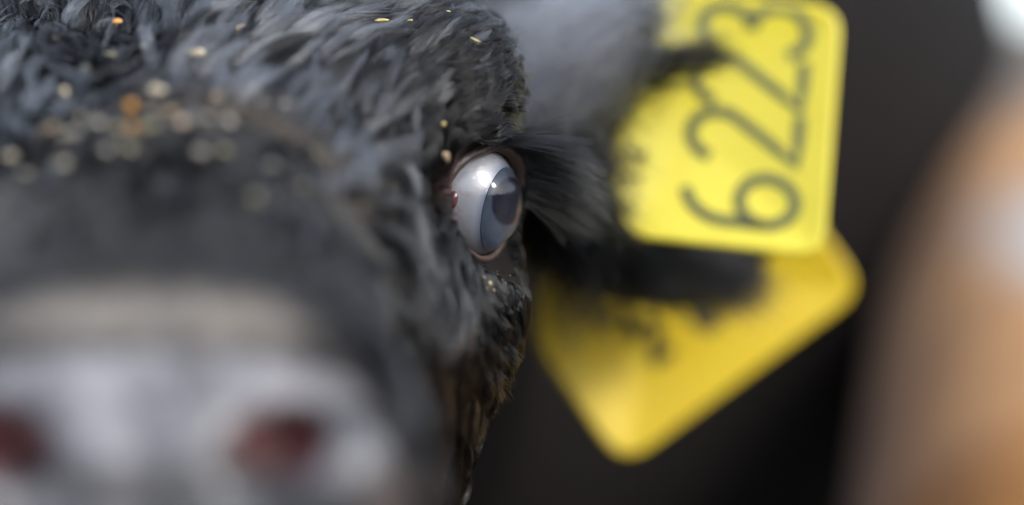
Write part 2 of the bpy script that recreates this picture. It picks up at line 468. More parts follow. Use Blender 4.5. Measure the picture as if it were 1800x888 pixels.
const = lambda v: (lambda ph: np.full_like(ph, v))
def eye_parts(flip):
    fx = flip_x if flip else (lambda P: P)
    fo = (lambda F: F[:, ::-1]) if flip else (lambda F: F)
    bs = list(np.linspace(LIMB, 150, 46))
    P, Fq = ringgrid([const(b) for b in bs], [const(EYE_R)] * len(bs))
    lim = np.repeat(np.clip(1 - (np.array(bs) - LIMB) / 7, 0, 1), 96)
    e = quads_obj('eye', fx(P) + UP, fo(Fq), SCLERA, cow, dict(limbus=lim), fx(EYE_C[None])[0] + UP)
    # iris: shallow cone with an oblong pupil
    rho = np.linspace(.02, 1, 24); ph = np.linspace(-180, 180, 96, endpoint=False)
    rl = EYE_R * math.sin(math.radians(LIMB - .2)); hl = EYE_R * math.cos(math.radians(LIMB - .2))
    RR, PP = np.meshgrid(rho, np.radians(ph), indexing='ij')
    P = EYE_C + EYE_A * (hl + .0018 - .0016 * RR[..., None] + .0003 * np.sin(PP * 40)[..., None] * (RR * (1 - RR))[..., None]) + rl * RR[..., None] * (np.cos(PP)[..., None] * EYE_U + np.sin(PP)[..., None] * EYE_V)
    I = np.arange(RR.size).reshape(RR.shape); J = np.roll(I, -1, 1)
    Fq = np.stack([I[:-1], I[1:], J[1:], J[:-1]], -1).reshape(-1, 4)
    pu = np.clip((1 - np.sqrt((RR * np.cos(PP) / .70) ** 2 + ((RR * np.sin(PP) - .22) / .50) ** 2)) / .08 + .5, 0, 1)
    quads_obj('iris', fx(P.reshape(-1, 3)) + UP, fo(Fq), IRIS, e, dict(pupil=pu.ravel(), rad=RR.ravel()), fx(EYE_C[None])[0] + UP)
    # cornea: a clear dome of its own, more curved than the ball
    Rc = .0164; rl2 = EYE_R * math.sin(math.radians(LIMB + 1.6)); hl2 = EYE_R * math.cos(math.radians(LIMB + 1.6)) - .0003
    amax = math.asin(rl2 / Rc); al = np.linspace(.01, amax, 30)
    AA, PP = np.meshgrid(al, np.radians(ph), indexing='ij')
    P = EYE_C + EYE_A * (hl2 + Rc * (np.cos(AA) - math.cos(amax)))[..., None] + Rc * np.sin(AA)[..., None] * (np.cos(PP)[..., None] * EYE_U + np.sin(PP)[..., None] * EYE_V)
    I = np.arange(AA.size).reshape(AA.shape); J = np.roll(I, -1, 1)
    Fq = np.stack([I[:-1], I[1:], J[1:], J[:-1]], -1).reshape(-1, 4)
    quads_obj('cornea', fx(P.reshape(-1, 3)) + UP, fo(Fq), CORNEA, e, None, fx(EYE_C[None])[0] + UP)
    return e
eye_parts(False); eye_parts(True)

m = M('eyelid skin')
lw = m.attr('wet')
c = m.mix(m.noise(400, 4), (.080, .054, .047), (.135, .096, .085))
c = m.mix(m.attr('dark'), c, (.018, .014, .013))
m.col(m.mix(lw, c, (.030, .015, .013)))
rm = m.n('ShaderNodeMapRange'); m.l(lw, rm.inputs[0]); rm.inputs[3].default_value = .45; rm.inputs[4].default_value = .12
m.l(rm.outputs[0], m.b.inputs['Roughness']); m.bump(m.noise(1500, 3), .3, .0006)
m.set(Subsurface_Weight=.1, Subsurface_Scale=.002)
LID = m.m
# lid: from the wet inside, over the rounded rim, out under the furred skin
d_be = [10, 4, 1, 0, .4, 2, 5, 8.5, 12, 15, 18, 21]
r_of = [.0003, .0003, .0005, .0014, .0025, .0035, .0040, .0039, .0032, .0023, .0012, .0000]
phs = np.linspace(-180, 180, 144, endpoint=False)
thick = .75 + .85 * np.exp(-((phs - 135) / 45) ** 2) - .15 * np.exp(-((phs + 60) / 50) ** 2)
rows = [sphere_pts(beta_open(phs) + db, phs, EYE_R + ro * thick + .00008) for db, ro in zip(d_be, r_of)]
P = np.stack(rows); I = np.arange(P.shape[0] * 144).reshape(-1, 144); J = np.roll(I, -1, 1)
LF = np.stack([I[:-1], I[1:], J[1:], J[:-1]], -1).reshape(-1, 4)
wet = np.repeat(np.array([1, 1, 1, .9, .45, .1, 0, 0, 0, 0, 0, 0.]), 144)
lowdark = 1.6 * np.exp(-((phs + 70) / 80) ** 2) + np.exp(-((phs - 20) / 22) ** 2)
dk = (np.array([0, 0, 0, .1, .35, .6, .6, .7, .85, 1, 1, 1])[:, None] * np.clip(.18 + lowdark, 0, 1)[None, :])
dk = np.maximum(dk, np.array([0, 0, 0, 0, 0, 0, 0, .2, .6, 1, 1, 1])[:, None]).ravel()
for fl in (False, True):
    PP = P.reshape(-1, 3); FF = LF
    if fl: PP = flip_x(PP); FF = FF[:, ::-1]
    quads_obj('eyelid', PP + UP, FF, LID, cow, dict(wet=wet, dark=dk), (flip_x(EYE_C[None])[0] if fl else EYE_C) + UP)
# fleshy inner corner
m = M('inner eye corner'); m.set(Base_Color=(.10, .03, .03, 1), Roughness=.12, Coat_Weight=1.0, Coat_Roughness=.05); m.bump(m.noise(600, 2), .5, .0008)
CAR = m.m
cc = sphere_pts(np.array(72.), np.array(2.), EYE_R + .0002)
u = np.linspace(0, math.pi, 14); v = np.linspace(0, 2 * math.pi, 24, endpoint=False)
UU, VV = np.meshgrid(u, v, indexing='ij')
tA = sphere_pts(np.array(78.), np.array(2.), EYE_R) - cc; tA /= np.linalg.norm(tA)
nA = (cc - EYE_C) / np.linalg.norm(cc - EYE_C); bA = np.cross(nA, tA)
E_ = cc + (.0030 * np.cos(UU))[..., None] * bA + (.0018 * np.sin(UU) * np.cos(VV))[..., None] * tA + (.0016 * np.sin(UU) * np.sin(VV))[..., None] * nA
I = np.arange(UU.size).reshape(UU.shape); J = np.roll(I, -1, 1)
CF = np.stack([I[:-1], I[1:], J[1:], J[:-1]], -1).reshape(-1, 4)
quads_obj('caruncle', E_.reshape(-1, 3) + UP, CF, CAR, cow)

# ------------------------------------------------------------------ fur
def hits_at(pp):
    """where the lens sees the head at these spots (sphere tracing)"""
    pp = np.asarray(pp, float); d = np.stack([(pp[:, 0] - 900) / 5000, np.ones(len(pp)), (444 - pp[:, 1]) / 5000], 1); t = np.full(len(pp), .60)
    for _ in range(170):
        s = head_sdf((d * t[:, None]).astype(np.float32)).astype(float)
        t = np.where((s < 2e-4) | (t > 1.2), t, t + np.maximum(s * .6, 1e-4))
    return d * t[:, None]
# combing directions (spot on the head; direction right / up as it shows)
COMB = [
 (-150,150,-.2,-1),(0,160,0,-1),(50,150,.1,-1),(30,70,.15,-1),(100,110,.3,-.9),(60,10,-.3,.9),(130,30,.1,.9),(150,190,.3,-1),(200,100,.5,-.6),(230,50,-.15,1),
 (300,60,-.05,1),(310,130,.02,1),(320,170,.1,1),(345,100,.25,1),(400,60,.5,1),(380,130,.8,.75),(430,130,1,.6),(460,80,.55,.8),(500,40,.45,.85),(480,110,1,.35),(430,185,1,.55),(520,150,1,.45),(560,90,.9,.35),
 (600,30,.75,.7),(640,50,1,.4),(700,30,1,.25),(600,150,.6,.7),(560,200,.35,.9),(500,220,.3,.9),(560,350,.45,.9),(600,290,.42,1),(640,220,.35,1),(690,180,.5,.9),(700,260,.45,1),(660,330,.3,1),
 (740,150,.6,.8),(790,100,.75,.6),(800,170,.75,.65),(840,110,.9,.5),(860,60,.95,.3),(880,150,1,.45),(760,230,.6,.8),(820,230,.85,.5),(860,235,1,.15),
 (700,330,.2,-.5),(740,300,-.3,.7),(790,315,-.7,.4),(795,390,-.6,-.8),(770,350,-1,.1),(720,380,-.15,-1),(770,385,-.3,-1),(680,430,.5,-.8),(720,470,.2,-1),(790,440,.35,-1),(840,450,.6,-.8),(870,480,.5,-1),(890,500,.5,-1),
 (780,540,.03,-1),(740,560,.1,-1),(820,560,.15,-1),(850,600,.25,-1),(870,640,.3,-1),(780,680,.05,-1),(820,720,.08,-1),(740,760,.05,-1),(800,840,0,-1),(700,640,.25,-1),
 (450,300,.1,-1),(400,260,0,-1),(520,310,.2,-.8),(300,260,0,-1),(200,260,-.05,-1),(100,260,-.1,-1),(300,330,0,-1),(150,340,0,-1),(500,360,.2,-1),(600,420,.4,-1),(640,500,.3,-1),
 (600,480,.3,-1),(300,420,0,-1),(100,420,0,-1),(450,420,.1,-1)]
AP, AD = [], []
for (px, py, dx, dy), h in zip(COMB, hits_at([q[:2] for q in COMB])):
    if h[1] > 1.15: continue
    g = grad(head_sdf, h[None].astype(np.float32))[0]
    v = np.array([dx, 0, dy], float); v /= np.linalg.norm(v)
    s = -(v @ g) / (g[1] if abs(g[1]) > .25 else math.copysign(.25, g[1] if g[1] else -1)); v = v + np.array([0, np.clip(s, -2.5, 2.5), 0])
    v -= g * (v @ g); AP.append(h); AD.append(v / np.linalg.norm(v))
AP = np.array(AP); AD = np.array(AD)
# the side of the head turned away from the picture: mirrored combing
mp = flip_x(AP); keep = (900 + 5000 * mp[:, 0] / mp[:, 1]) < -60
md = AD.copy(); md[:, 0] *= -1
AP = np.concatenate([AP, mp[keep]]); AD = np.concatenate([AD, md[keep]])
EAR_A = np.array([-.005, 1.030, .055]); EAR_D = np.array([.095, .034, -.055]); EAR_D /= np.linalg.norm(EAR_D)
def comb(p):
    out = np.zeros_like(p)
    for s in range(0, len(p), 40000):
        d2 = ((p[s:s+40000, None, :] - AP[None]) ** 2).sum(-1)
        wgt = np.exp(-d2 / (2 * .0085 ** 2)) + 1e-9 / (d2 + 1e-6)
        out[s:s+40000] = wgt @ AD
    q = mirror(p); er = np.clip((ear_sdf(q) < .006).astype(float), 0, 1) * (p[:, 1] > .985)
    ed = np.tile(EAR_D, (len(p), 1)); ed[:, 0] *= np.sign(head_lx(p)); ed[:, 2] -= .2
    out = out / np.maximum(np.linalg.norm(out, axis=1, keepdims=True), 1e-9)
    return out * (1 - er[:, None]) + ed * er[:, None]

tri = np.concatenate([Q[:, [0, 1, 2]], Q[:, [0, 2, 3]]]); Vd = V.astype(float)
cen = Vd[tri].mean(1)
fn = np.cross(Vd[tri[:, 1]] - Vd[tri[:, 0]], Vd[tri[:, 2]] - Vd[tri[:, 0]]); ar = np.linalg.norm(fn, axis=1) / 2
fn /= np.maximum(2 * ar[:, None], 1e-12)
vw = -(fn * cen).sum(1) / np.linalg.norm(cen, axis=1)               # >0 faces the lens
def eye_polar(p):
    q = mirror(p); r = q - EYE_C; rr = np.linalg.norm(r, axis=1)
    be = np.degrees(np.arccos(np.clip((r @ EYE_A) / rr, -1, 1))); ph = np.degrees(np.arctan2(r @ EYE_V, r @ EYE_U))
    return be - beta_open(ph), ph, rr
def grow(roots, length, lift, K=8, wob=.25, curl=0.0, fn=head_sdf, lock=.20):
    N = len(roots); P = np.zeros((N, K, 3)); P[:, 0] = roots
    g = grad(fn, roots.astype(np.float32)).astype(float)
    seg = (length / (K - 1))[:, None]
    rv = rng.normal(size=(N, 3)) * wob
    rv += np.stack([vnoise(roots, 420, 31 + k) for k in range(3)], 1) * lock + np.stack([vnoise(roots, 1100, 41 + k) for k in range(3)], 1) * lock * .5
    for k in range(1, K):
        t = k / (K - 1)
        p = P[:, k-1]
        d = comb(p) + rv * (.6 + .6 * t); d -= g * (d * g).sum(1, keepdims=True); d /= np.maximum(np.linalg.norm(d, axis=1, keepdims=True), 1e-9)
        a = (lift * (1 - 1.25 * t))[:, None]
        p2 = p + seg * (d * np.cos(a) + g * np.sin(a))
        if curl:
            sd = np.cross(d, g); p2 = p2 + seg * curl * sd * np.sin(t * 5 + vnoise(roots, 260, 5) * 3)[:, None]
        s = fn(p2.astype(np.float32)).astype(float)
        mn = .0006 + .0009 * np.minimum(k, 3)
        push = np.clip(mn - s, 0, .004)
        p2 = p2 + g * push[:, None]
        P[:, k] = p2
        if k % 3 == 0: g = grad(fn, p2.astype(np.float32)).astype(float)
    return P
def clump(P, every, s_lo, s_hi, power=1.4):
    N, K, _ = P.shape
    gi = rng.choice(N, max(1, N // every), replace=False)
    kd = kdtree.KDTree(len(gi))
    for i, j in enumerate(gi): kd.insert(P[j, 0], i)
    kd.balance()
    near = np.array([kd.find(r)[1] for r in P[:, 0]])
    Gd = P[gi][near]; st = rng.uniform(s_lo, s_hi, len(gi))[near]
    d = np.linalg.norm(P[:, 0] - Gd[:, 0], axis=1); st = st * np.exp(-(d / .007) ** 4)
    global LOCK; LOCK = rng.random(len(gi))[near]
    t = (np.linspace(0, 1, K) ** power)[None, :, None]
    return P + (Gd - P) * t * st[:, None, None]
def sample(dens):
    wgt = ar * dens; N = int(wgt.sum())
    i = rng.choice(len(tri), N, p=wgt / wgt.sum())
    a, b = rng.random(N), rng.random(N); f = a + b > 1; a[f], b[f] = 1 - a[f], 1 - b[f]
    T = Vd[tri[i]]
    return T[:, 0] + a[:, None] * (T[:, 1] - T[:, 0]) + b[:, None] * (T[:, 2] - T[:, 0])

PX = 900 + 5000 * cen[:, 0] / cen[:, 1]; PY = 444 - 5000 * cen[:, 2] / cen[:, 1]
be_, ph_, rr_ = eye_polar(cen)
headm = (cen[:, 1] < 1.09) & (vw > -.30)
noeye = ~((be_ < np.where((ph_ > 30) & (ph_ < 170), 7.5, np.where((ph_ > -60) & (ph_ < 30), 11, 8))) & (rr_ < .034))
noset = np.clip(1.02 - 1.0 * mealy[tri].mean(1), .05, 1) * np.where(mealy[tri].mean(1) > .5, .6, 1) * (noseline[tri].mean(1) > .003)
infr = np.where((PX > -120) & (PX < 1500) & (PY > -150) & (PY < 1000), 1.0, .25)
focus = np.exp(-((cen[:, 1] - .895) / .045) ** 2)
isear = (ear_sdf(mirror(cen)) < .005) & (cen[:, 1] > .985)
dens = headm * noeye * noset * infr * (.9e6 + 1.5e6 * focus) * np.where(isear, .8, 1) * (1 - .75 * np.clip(pink[tri].mean(1) / .5, 0, 1))
roots = sample(dens)
print('fur strands', len(roots))
be, ph, rr = eye_polar(roots); lx = np.abs(head_lx(roots)); y = roots[:, 1]; z = roots[:, 2]
er = (ear_sdf(mirror(roots)) < .005) & (y > .985)
top = np.clip((z - (.02 + .25 * (y - .80))) / .03, 0, 1) * np.clip((y - .80) / .03, 0, 1)      # forehead
L = .0135 + .025 * top * np.clip((.085 - lx) / .03, .3, 1)
L = np.where(y < .80, .010 + .006 * np.clip((y - .72) / .08, 0, 1), L)
nearl = np.exp(-np.maximum(rr - .024, 0) / .008)
L = L * (1 - .72 * nearl)
L = np.where(er, .016, L)
L *= rng.uniform(.65, 1.25, len(L)) * (1 + .25 * vnoise(roots, 200, 9))
lift = .45 + .35 * top + .15 * vnoise(roots, 180, 3); lift = np.where(top < .1, .30 + .12 * vnoise(roots, 500, 8), lift)
FURP = grow(roots, np.maximum(L, .002), lift, 9, .20, .16)
ck = np.clip(top * 2 + .35, 0, 1)[:, None, None]; FURP = FURP + (clump(FURP, 6, .5, .95, .8) - FURP) * ck; FURP = FURP + (clump(FURP, 34, .5, .95, .9) - FURP) * ck; LK = LOCK.copy(); FURP = np.where(top[:, None, None] > .3, clump(FURP, 130, .3, .9, 1.2), FURP)
lk = np.clip((LK - .40) / .45, 0, 1) * rng.uniform(.5, 1, len(LK))
reg = vnoise(roots, 120, 77) * .5 + .5
fx_ = np.clip((.088 - lx) / .03, 0, 1)
grey = lk * (top * (.25 + .75 * fx_) * (.35 + .65 * reg) + (1 - top) * .12 * (y > .82) * reg) * (1 - nearl)  # coat sheen carried by a greyer strand colour, strongest on the forehead
dusty = rng.uniform(.3, 1, len(LK)) * np.clip((.835 - y) / .03, 0, 1) * np.clip((y - .70) / .03, 0, 1) * np.clip((z + .02) / .02, 0, 1)
curves_obj('fur', FURP + UP, rng.uniform(.00011, .00022, len(FURP)), .00005, FUR, cow, dict(grey=grey, dusty=dusty))['kind'] = 'stuff'

# long curly locks lying over the undercoat, some coloured grey to stand for sheen
LKS = [  # centre and spread on the head as seen, how many, length, root spread, lift, how many are grey, how grey
 ((310, 110), (26, 40), 40, .032, .0014, .80, .80, .9), ((420, 120), (55, 45), 76, .034, .0015, .65, .75, .9), ((330, 30), (90, 25), 60, .032, .0015, .70, .70, .8),
 ((55, 160), (40, 55), 70, .034, .0016, .70, .72, .9), ((60, 40), (50, 25), 46, .028, .0015, .7, .6, .8), ((170, 90), (45, 40), 36, .026, .0014, .7, .15, .5),
 ((520, 160), (50, 50), 76, .032, .0014, .50, .55, .75), ((600, 290), (30, 55), 40, .034, .0012, .42, .62, .75), ((560, 60), (70, 40), 76, .028, .0013, .5, .50, .7),
 ((700, 170), (55, 60), 110, .023, .0008, .38, .30, .5), ((800, 110), (55, 60), 150, .017, .0005, .34, .14, .45), ((720, 50), (80, 30), 90, .020, .0008, .42, .33, .55), ((860, 140), (35, 60), 80, .012, .0004, .36, .06, .4),
 ((690, 410), (40, 35), 44, .013, .0008, .40, .30, .4), ((770, 560), (45, 60), 150, .018, .0005, .16, .26, .45), ((790, 720), (35, 80), 150, .018, .0005, .15, .26, .45), ((700, 560), (30, 60), 60, .017, .0007, .2, .25, .45),
 ((300, 320), (200, 50), 70, .012, .0012, .30, .35, .30)]
LR, LLn, LLf, LS, LG = [], [], [], [], []
for (cx, cy), (sx_, sy_), n_, ln_, sp_, lf_, pg_, gg_ in LKS:
    hp = hits_at(np.stack([rng.normal(cx, sx_, n_), rng.normal(cy, sy_, n_)], 1)); hp = hp[hp[:, 1] < 1.0]
    b_, p_, r_ = eye_polar(hp); fc_ = -(grad(head_sdf, hp.astype(np.float32)) * hp).sum(1) / np.linalg.norm(hp, axis=1); hp = hp[~((b_ < 14) & (r_ < .036)) & (fc_ > np.where(hp[:, 2] < .0, .22, .05))]; k_ = len(hp)
    LR.append(hp); LLn.append(ln_ * rng.uniform(.7, 1.25, k_)); LLf.append(lf_ * rng.uniform(.7, 1.3, k_)); LS.append(sp_ * rng.uniform(.6, 1.3, k_)); LG.append((rng.random(k_) < pg_) * gg_ * rng.uniform(.45, 1, k_))
LR = np.concatenate(LR); LLn = np.concatenate(LLn); LLf = np.concatenate(LLf); LS = np.concatenate(LS); LG = np.concatenate(LG)
SP = grow(LR, LLn, LLf, 11, np.where(LR[:, 2] < -.01, .05, .17)[:, None], .09, lock=np.where(LR[:, 2] < -.01, .04, .14)[:, None])
nh = 46; K_ = SP.shape[1]; tt = np.linspace(0, 1, K_)
wprof = (.35 + .65 * np.minimum(tt / .25, 1)) * (1 - tt) ** .75 + .05
dirn = np.gradient(SP, axis=1); dirn /= np.maximum(np.linalg.norm(dirn, axis=2, keepdims=True), 1e-9)
gl = grad(head_sdf, LR.astype(np.float32)).astype(float)
side = np.cross(dirn, gl[:, None, :]); side /= np.maximum(np.linalg.norm(side, axis=2, keepdims=True), 1e-9); upv = np.cross(side, dirn)
ua = rng.normal(size=(len(LR), nh)); ub = rng.normal(size=(len(LR), nh)) * .45; tw = rng.uniform(-1.2, 1.2, (len(LR), 1))
HP = SP[:, None] + (LS[:, None, None] * wprof[None, None, :])[..., None] * (ua[:, :, None, None] * side[:, None] + ub[:, :, None, None] * upv[:, None]) + gl[:, None, None, :] * (.0012 * tt[None, None, :, None])
HP = HP + rng.normal(size=HP.shape[:2] + (1, 3)) * .0007 * np.sin(tt * 2.6)[None, None, :, None]
cut = rng.uniform(.72, 1.0, (len(LR), nh, 1))                          # hairs of a lock end at different places
ti = np.clip(tt[None, None, :] * cut * (K_ - 1), 0, K_ - 1.001); i0 = ti.astype(int); fr = (ti - i0)[..., None]
HP = np.take_along_axis(HP, i0[..., None], 2) * (1 - fr) + np.take_along_axis(HP, np.minimum(i0 + 1, K_ - 1)[..., None], 2) * fr
gv = np.repeat(LG, nh) * rng.uniform(.6, 1.15, len(LR) * nh)
curves_obj('locks', HP.reshape(-1, K_, 3) + UP, rng.uniform(.00010, .00018, len(LR) * nh), .00004, FUR, cow, dict(grey=gv, dusty=np.zeros(len(gv))))['kind'] = 'stuff'
# stray hairs breaking the outline of brow and cheek
wy = np.clip((.35 - vw) / .3, 0, 1) * headm * noeye * (cen[:, 1] > .82) * (cen[:, 1] < .97) * (PX > 500)
roots = sample(wy * 1.6e5)
P = grow(roots, rng.uniform(.004, .009, len(roots)), rng.uniform(.6, 1.1, len(roots)), 7, .5)
curves_obj('stray_hair', P + UP, .00008, .00003, LASH, cow)['kind'] = 'stuff'

# pale short hair of the muzzle ring
ml = mealy[tri].mean(1)
roots = sample((ml > .05) * headm * infr * 1.3e6 * np.clip(ml * 1.05, 0, 1) ** 1.3)
P = grow(roots, rng.uniform(.004, .007, len(roots)), np.full(len(roots), .4), 5, .25)
curves_obj('muzzle_fur', P + UP, .00009, .00004, PALE, cow)['kind'] = 'stuff'

# ear fringe: long tufts along the lower and upper rim of the ear
def tuft_lines(n, base, tip, spread_b, spread_t, sag, K=8, wig=.002):
    a = np.asarray(base) + rng.normal(size=(n, 3)) * spread_b; b = np.asarray(tip) + rng.normal(size=(n, 3)) * spread_t
    t = np.linspace(0, 1, K)[None, :, None]
    P = a[:, None] * (1 - t) + b[:, None] * t
    P = P + np.array([0, 0, -1.0]) * (sag * (t ** 2 - t) * -1)
    P = P + rng.normal(size=(n, 1, 3)) * wig * np.sin(t * 3.1)
    return P
def at(px, py, d): return np.array([(px - 900) / 5000 * d, d, (444 - py) / 5000 * d])
T = []
for (b, t, n, sb, st) in [
  ((985, 330, 1.02), (1075, 470, 1.0), 500, .006, .008), ((1060, 400, 1.02), (1180, 500, 1.0), 500, .007, .008), ((1160, 440, 1.035), (1290, 520, 1.035), 500, .006, .007),
  ((1000, 420, 1.02), (1010, 560, 1.02), 350, .006, .010), ((1250, 470, 1.04), (1340, 505, 1.04), 300, .005, .006),
  ((1100, 105, 1.0), (1275, 95, .985), 300, .0035, .0035), ((1090, 40, 1.0), (1150, 20, .985), 300, .005, .005), ((1100, 150, 1.0), (1190, 120, .985), 220, .005, .004), ((1040, 140, 1.0), (1090, 200, .99), 200, .006, .005), ((1010, 250, .99), (1105, 300, .985), 260, .006, .006), ((1030, 330, .99), (1105, 390, .985), 200, .005, .005)]:
    T.append(tuft_lines(n, at(*b), at(*t), sb, st, .004))
curves_obj('ear_fringe', np.concatenate(T) + UP, .00012, .00004, LASH, cow)['kind'] = 'stuff'

# sheen on the upper rim of the ear, coloured in as pale hair
P = np.concatenate([tuft_lines(400, at(930, 60, 1.0), at(1060, 10, 1.0), .012, .014, -.004), tuft_lines(480, at(945, 150, .99), at(1075, 75, .985), .011, .014, -.006), tuft_lines(480, at(1030, 95, .99), at(1165, 0, .985), .010, .013, -.006), tuft_lines(300, at(940, 190, .99), at(1080, 170, .985), .006, .007, .004)])
EARH = hair_mat('ear sheen as grey hair', (.11, .112, .12), .3, .35, .3)
P = clump(P, 22, .4, .9, .9)
curves_obj('ear_sheen_hair', P + UP, .00012, .00004, EARH, cow)['kind'] = 'stuff'
# lashes of the upper lid
n = 560
ph = rng.uniform(62, 176, n); ph = np.where(rng.random(n) < .6, rng.uniform(95, 172, n), ph)
root = sphere_pts(beta_open(ph) + rng.uniform(1, 9, n), ph, EYE_R + .0031 * np.interp(ph, phs, thick) + 0 * ph)
s = np.clip((ph - 62) / 114, 0, 1)[:, None]
rad = (root - EYE_C); rad /= np.linalg.norm(rad, axis=1, keepdims=True)
d0 = rad * .35 + np.array([.95, .12, .05]) * (1 - s) + np.array([.9, .40, -.22]) * s
d0 += rng.normal(size=(n, 3)) * .13; d0 /= np.linalg.norm(d0, axis=1, keepdims=True)
LL = (.014 + .022 * np.sqrt(np.clip(s[:, 0], 0, 1)) ) * rng.uniform(.6, 1.12, n)
K = 10; P = np.zeros((n, K, 3)); P[:, 0] = root
drop = (-.22 - .45 * s[:, 0]) * rng.uniform(.6, 1.4, n)
for k in range(1, K):
    t = k / (K - 1)
    d = d0 + np.array([0, 0, 1.0]) * (drop * t)[:, None]; d /= np.linalg.norm(d, axis=1, keepdims=True)
    P[:, k] = P[:, k-1] + d * (LL / (K - 1))[:, None]
P = clump(P, 6, .2, .85, 1.2)
curves_obj('eyelashes', P + UP, rng.uniform(.00010, .00018, n), .00003, LASH, cow)['kind'] = 'stuff'
# a few long feelers over the brow and under the eye
FE = []
for (a, c, b) in [((885,150,.925),(940,165,.93),(985,215,.94)),((890,160,.92),(935,172,.92),(965,195,.92)),((880,155,.92),(950,180,.935),(1000,240,.95)),((905,240,.92),(960,222,.92),(1032,207,.92)),((915,235,.92),(960,232,.92),(1018,216,.92)),
                  ((905,470,.91),(925,500,.91),(915,560,.91)),((900,480,.91),(918,515,.91),(905,580,.91)),((895,610,.92),(905,640,.92),(905,685,.92)),((890,640,.92),(897,660,.92),(897,690,.92)),((850,115,.9),(905,150,.9),(940,190,.9))]:
    A, C_, B = at(*a), at(*c), at(*b); t = np.linspace(0, 1, 10)[:, None]
    FE.append(A * (1-t)**2 + 2 * C_ * t * (1-t) + B * t*t)
curves_obj('whiskers', np.array(FE) + UP, .00010, .00004, LASH, cow)['kind'] = 'stuff'

# ------------------------------------------------------------------ ear tags
def plastic(name, c, c2, rough):
    m = M(name); m.col(m.mix(m.noise(45, 4, .6), c, c2)); m.set(Roughness=rough, Subsurface_Weight=.25, Subsurface_Scale=.003, Specular_IOR_Level=.5)
    m.bump(m.noise(240, 4, .6), .15, .001); return m
def outline(poly, n=6):
    """corner points (x, y, rounding) counter-clockwise -> smooth outline"""
    out = []; P = [np.array(q[:2], float) for q in poly]
    for i, q in enumerate(poly):
        p = P[i]; a = P[i-1] - p; b = P[(i+1) % len(P)] - p
        ra = a / np.linalg.norm(a) * min(q[2], np.linalg.norm(a) * .48); rb = b / np.linalg.norm(b) * min(q[2], np.linalg.norm(b) * .48)
        for k in range(n + 1):
            t = k / n; out.append((p + ra) * (1-t)**2 + 2 * p * t * (1-t) + (p + rb) * t * t)
    return np.array(out)
def loft(name, layers, mat, parent):
    """stack of equal outlines [(pts2d, z)...] closed with fans -> solid"""
    n = len(layers[0][0]); V = []; F_ = []
    for p, zz in layers: V += [(x, y, zz) for x, y in p]
    for a in range(len(layers) - 1):
        for i in range(n):
            j = (i + 1) % n; F_.append((a*n+i, a*n+j, (a+1)*n+j, (a+1)*n+i))
    for a, rev in ((0, True), (len(layers)-1, False)):
        c = np.mean(layers[a][0], axis=0); V.append((c[0], c[1], layers[a][1])); ci = len(V) - 1
        for i in range(n):
            j = (i + 1) % n; F_.append((ci, a*n+j, a*n+i) if rev else (ci, a*n+i, a*n+j))
    return mesh_obj(name, V, F_, mat, parent)
def inset(p, d):
    a = np.roll(p, 1, 0); b = np.roll(p, -1, 0); t = b - a; t /= np.maximum(np.linalg.norm(t, axis=1, keepdims=True), 1e-9)
    return p + d * np.stack([-t[:, 1], t[:, 0]], 1)
def stroke(name, path, wd, z0, h, mat, parent, closed=False):
    """flat raised stroke along a 2D path"""
    p = np.array(path, float)
    t = (np.roll(p, -1, 0) - np.roll(p, 1, 0)) if closed else np.gradient(p, axis=0)
    t /= np.maximum(np.linalg.norm(t, axis=1, keepdims=True), 1e-9); nn = np.stack([-t[:, 1], t[:, 0]], 1)
    V, F_ = [], []; sec = [(-.5, 0), (-.42, h), (.42, h), (.5, 0)]
    for i in range(len(p)):
        for s, zz in sec: q = p[i] + nn[i] * s * wd; V.append((q[0], q[1], z0 + zz))
    n = len(p)
    for i in range(n if closed else n - 1):
        a, b = i * 4, ((i + 1) % n) * 4
        for k in range(3): F_.append((a + k, b + k, b + k + 1, a + k + 1))
    if not closed: F_ += [(0, 1, 2, 3), ((n-1)*4+3, (n-1)*4+2, (n-1)*4+1, (n-1)*4)]
    return V, F_
def arcp(cx, cy, rx, ry, a0, a1, n=14): return [(cx + rx * math.cos(math.radians(a0 + (a1 - a0) * k / n)), cy + ry * math.sin(math.radians(a0 + (a1 - a0) * k / n))) for k in range(n + 1)]
# glyphs in a 0..0.6 x 0..1 box, upright
GLY = {
 '2': [arcp(.28, .73, .26, .25, 165, -25) + [(.40, .48), (.20, .24), (.03, .045), (.32, .04), (.58, .04)]],
 '3': [arcp(.27, .745, .23, .22, 160, -90, 12) + arcp(.27, .275, .28, .25, 90, -160, 14)],
 '6': [arcp(.40, .62, .36, .36, 95, 180, 8) + [(.04, .45)] + arcp(.30, .27, .26, .245, 175, 540, 24)],
 '1': [[(.10, .78), (.28, .97), (.28, .5), (.28, .03)]],
 '7': [[(.03, .95), (.56, .95), (.40, .55), (.22, .03)]],
 '0': [arcp(.29, .5, .25, .47, 90, 450, 24)],
 '4': [[(.45, .03), (.45, .97), (.03, .32), (.6, .32)]],
}
INK = M('dark tag print'); INK.col(INK.mix(INK.noise(180, 4), (.045, .055, .014), (.10, .11, .026))); INK.set(Roughness=.5)
def put_glyph(ch, x, y, hgt, ang, wd, z0, parent, asp=1.0, h=.0004, mat=None):
    """upright glyph turned by ang (deg) with its foot corner at x,y"""
    ca, sa = math.cos(math.radians(ang)), math.sin(math.radians(ang)); V, F_ = [], []
    for path in GLY[ch]:
        p = [(x + (gx*asp*ca - gy*sa) * hgt, y + (gx*asp*sa + gy*ca) * hgt) for gx, gy in path]
        v, f = stroke('', p, wd, z0, h, None, None); o = len(V); V += v; F_ += [tuple(i + o for i in q) for q in f]
    return mesh_obj('digit', V, F_, (mat or INK.m), parent, False)
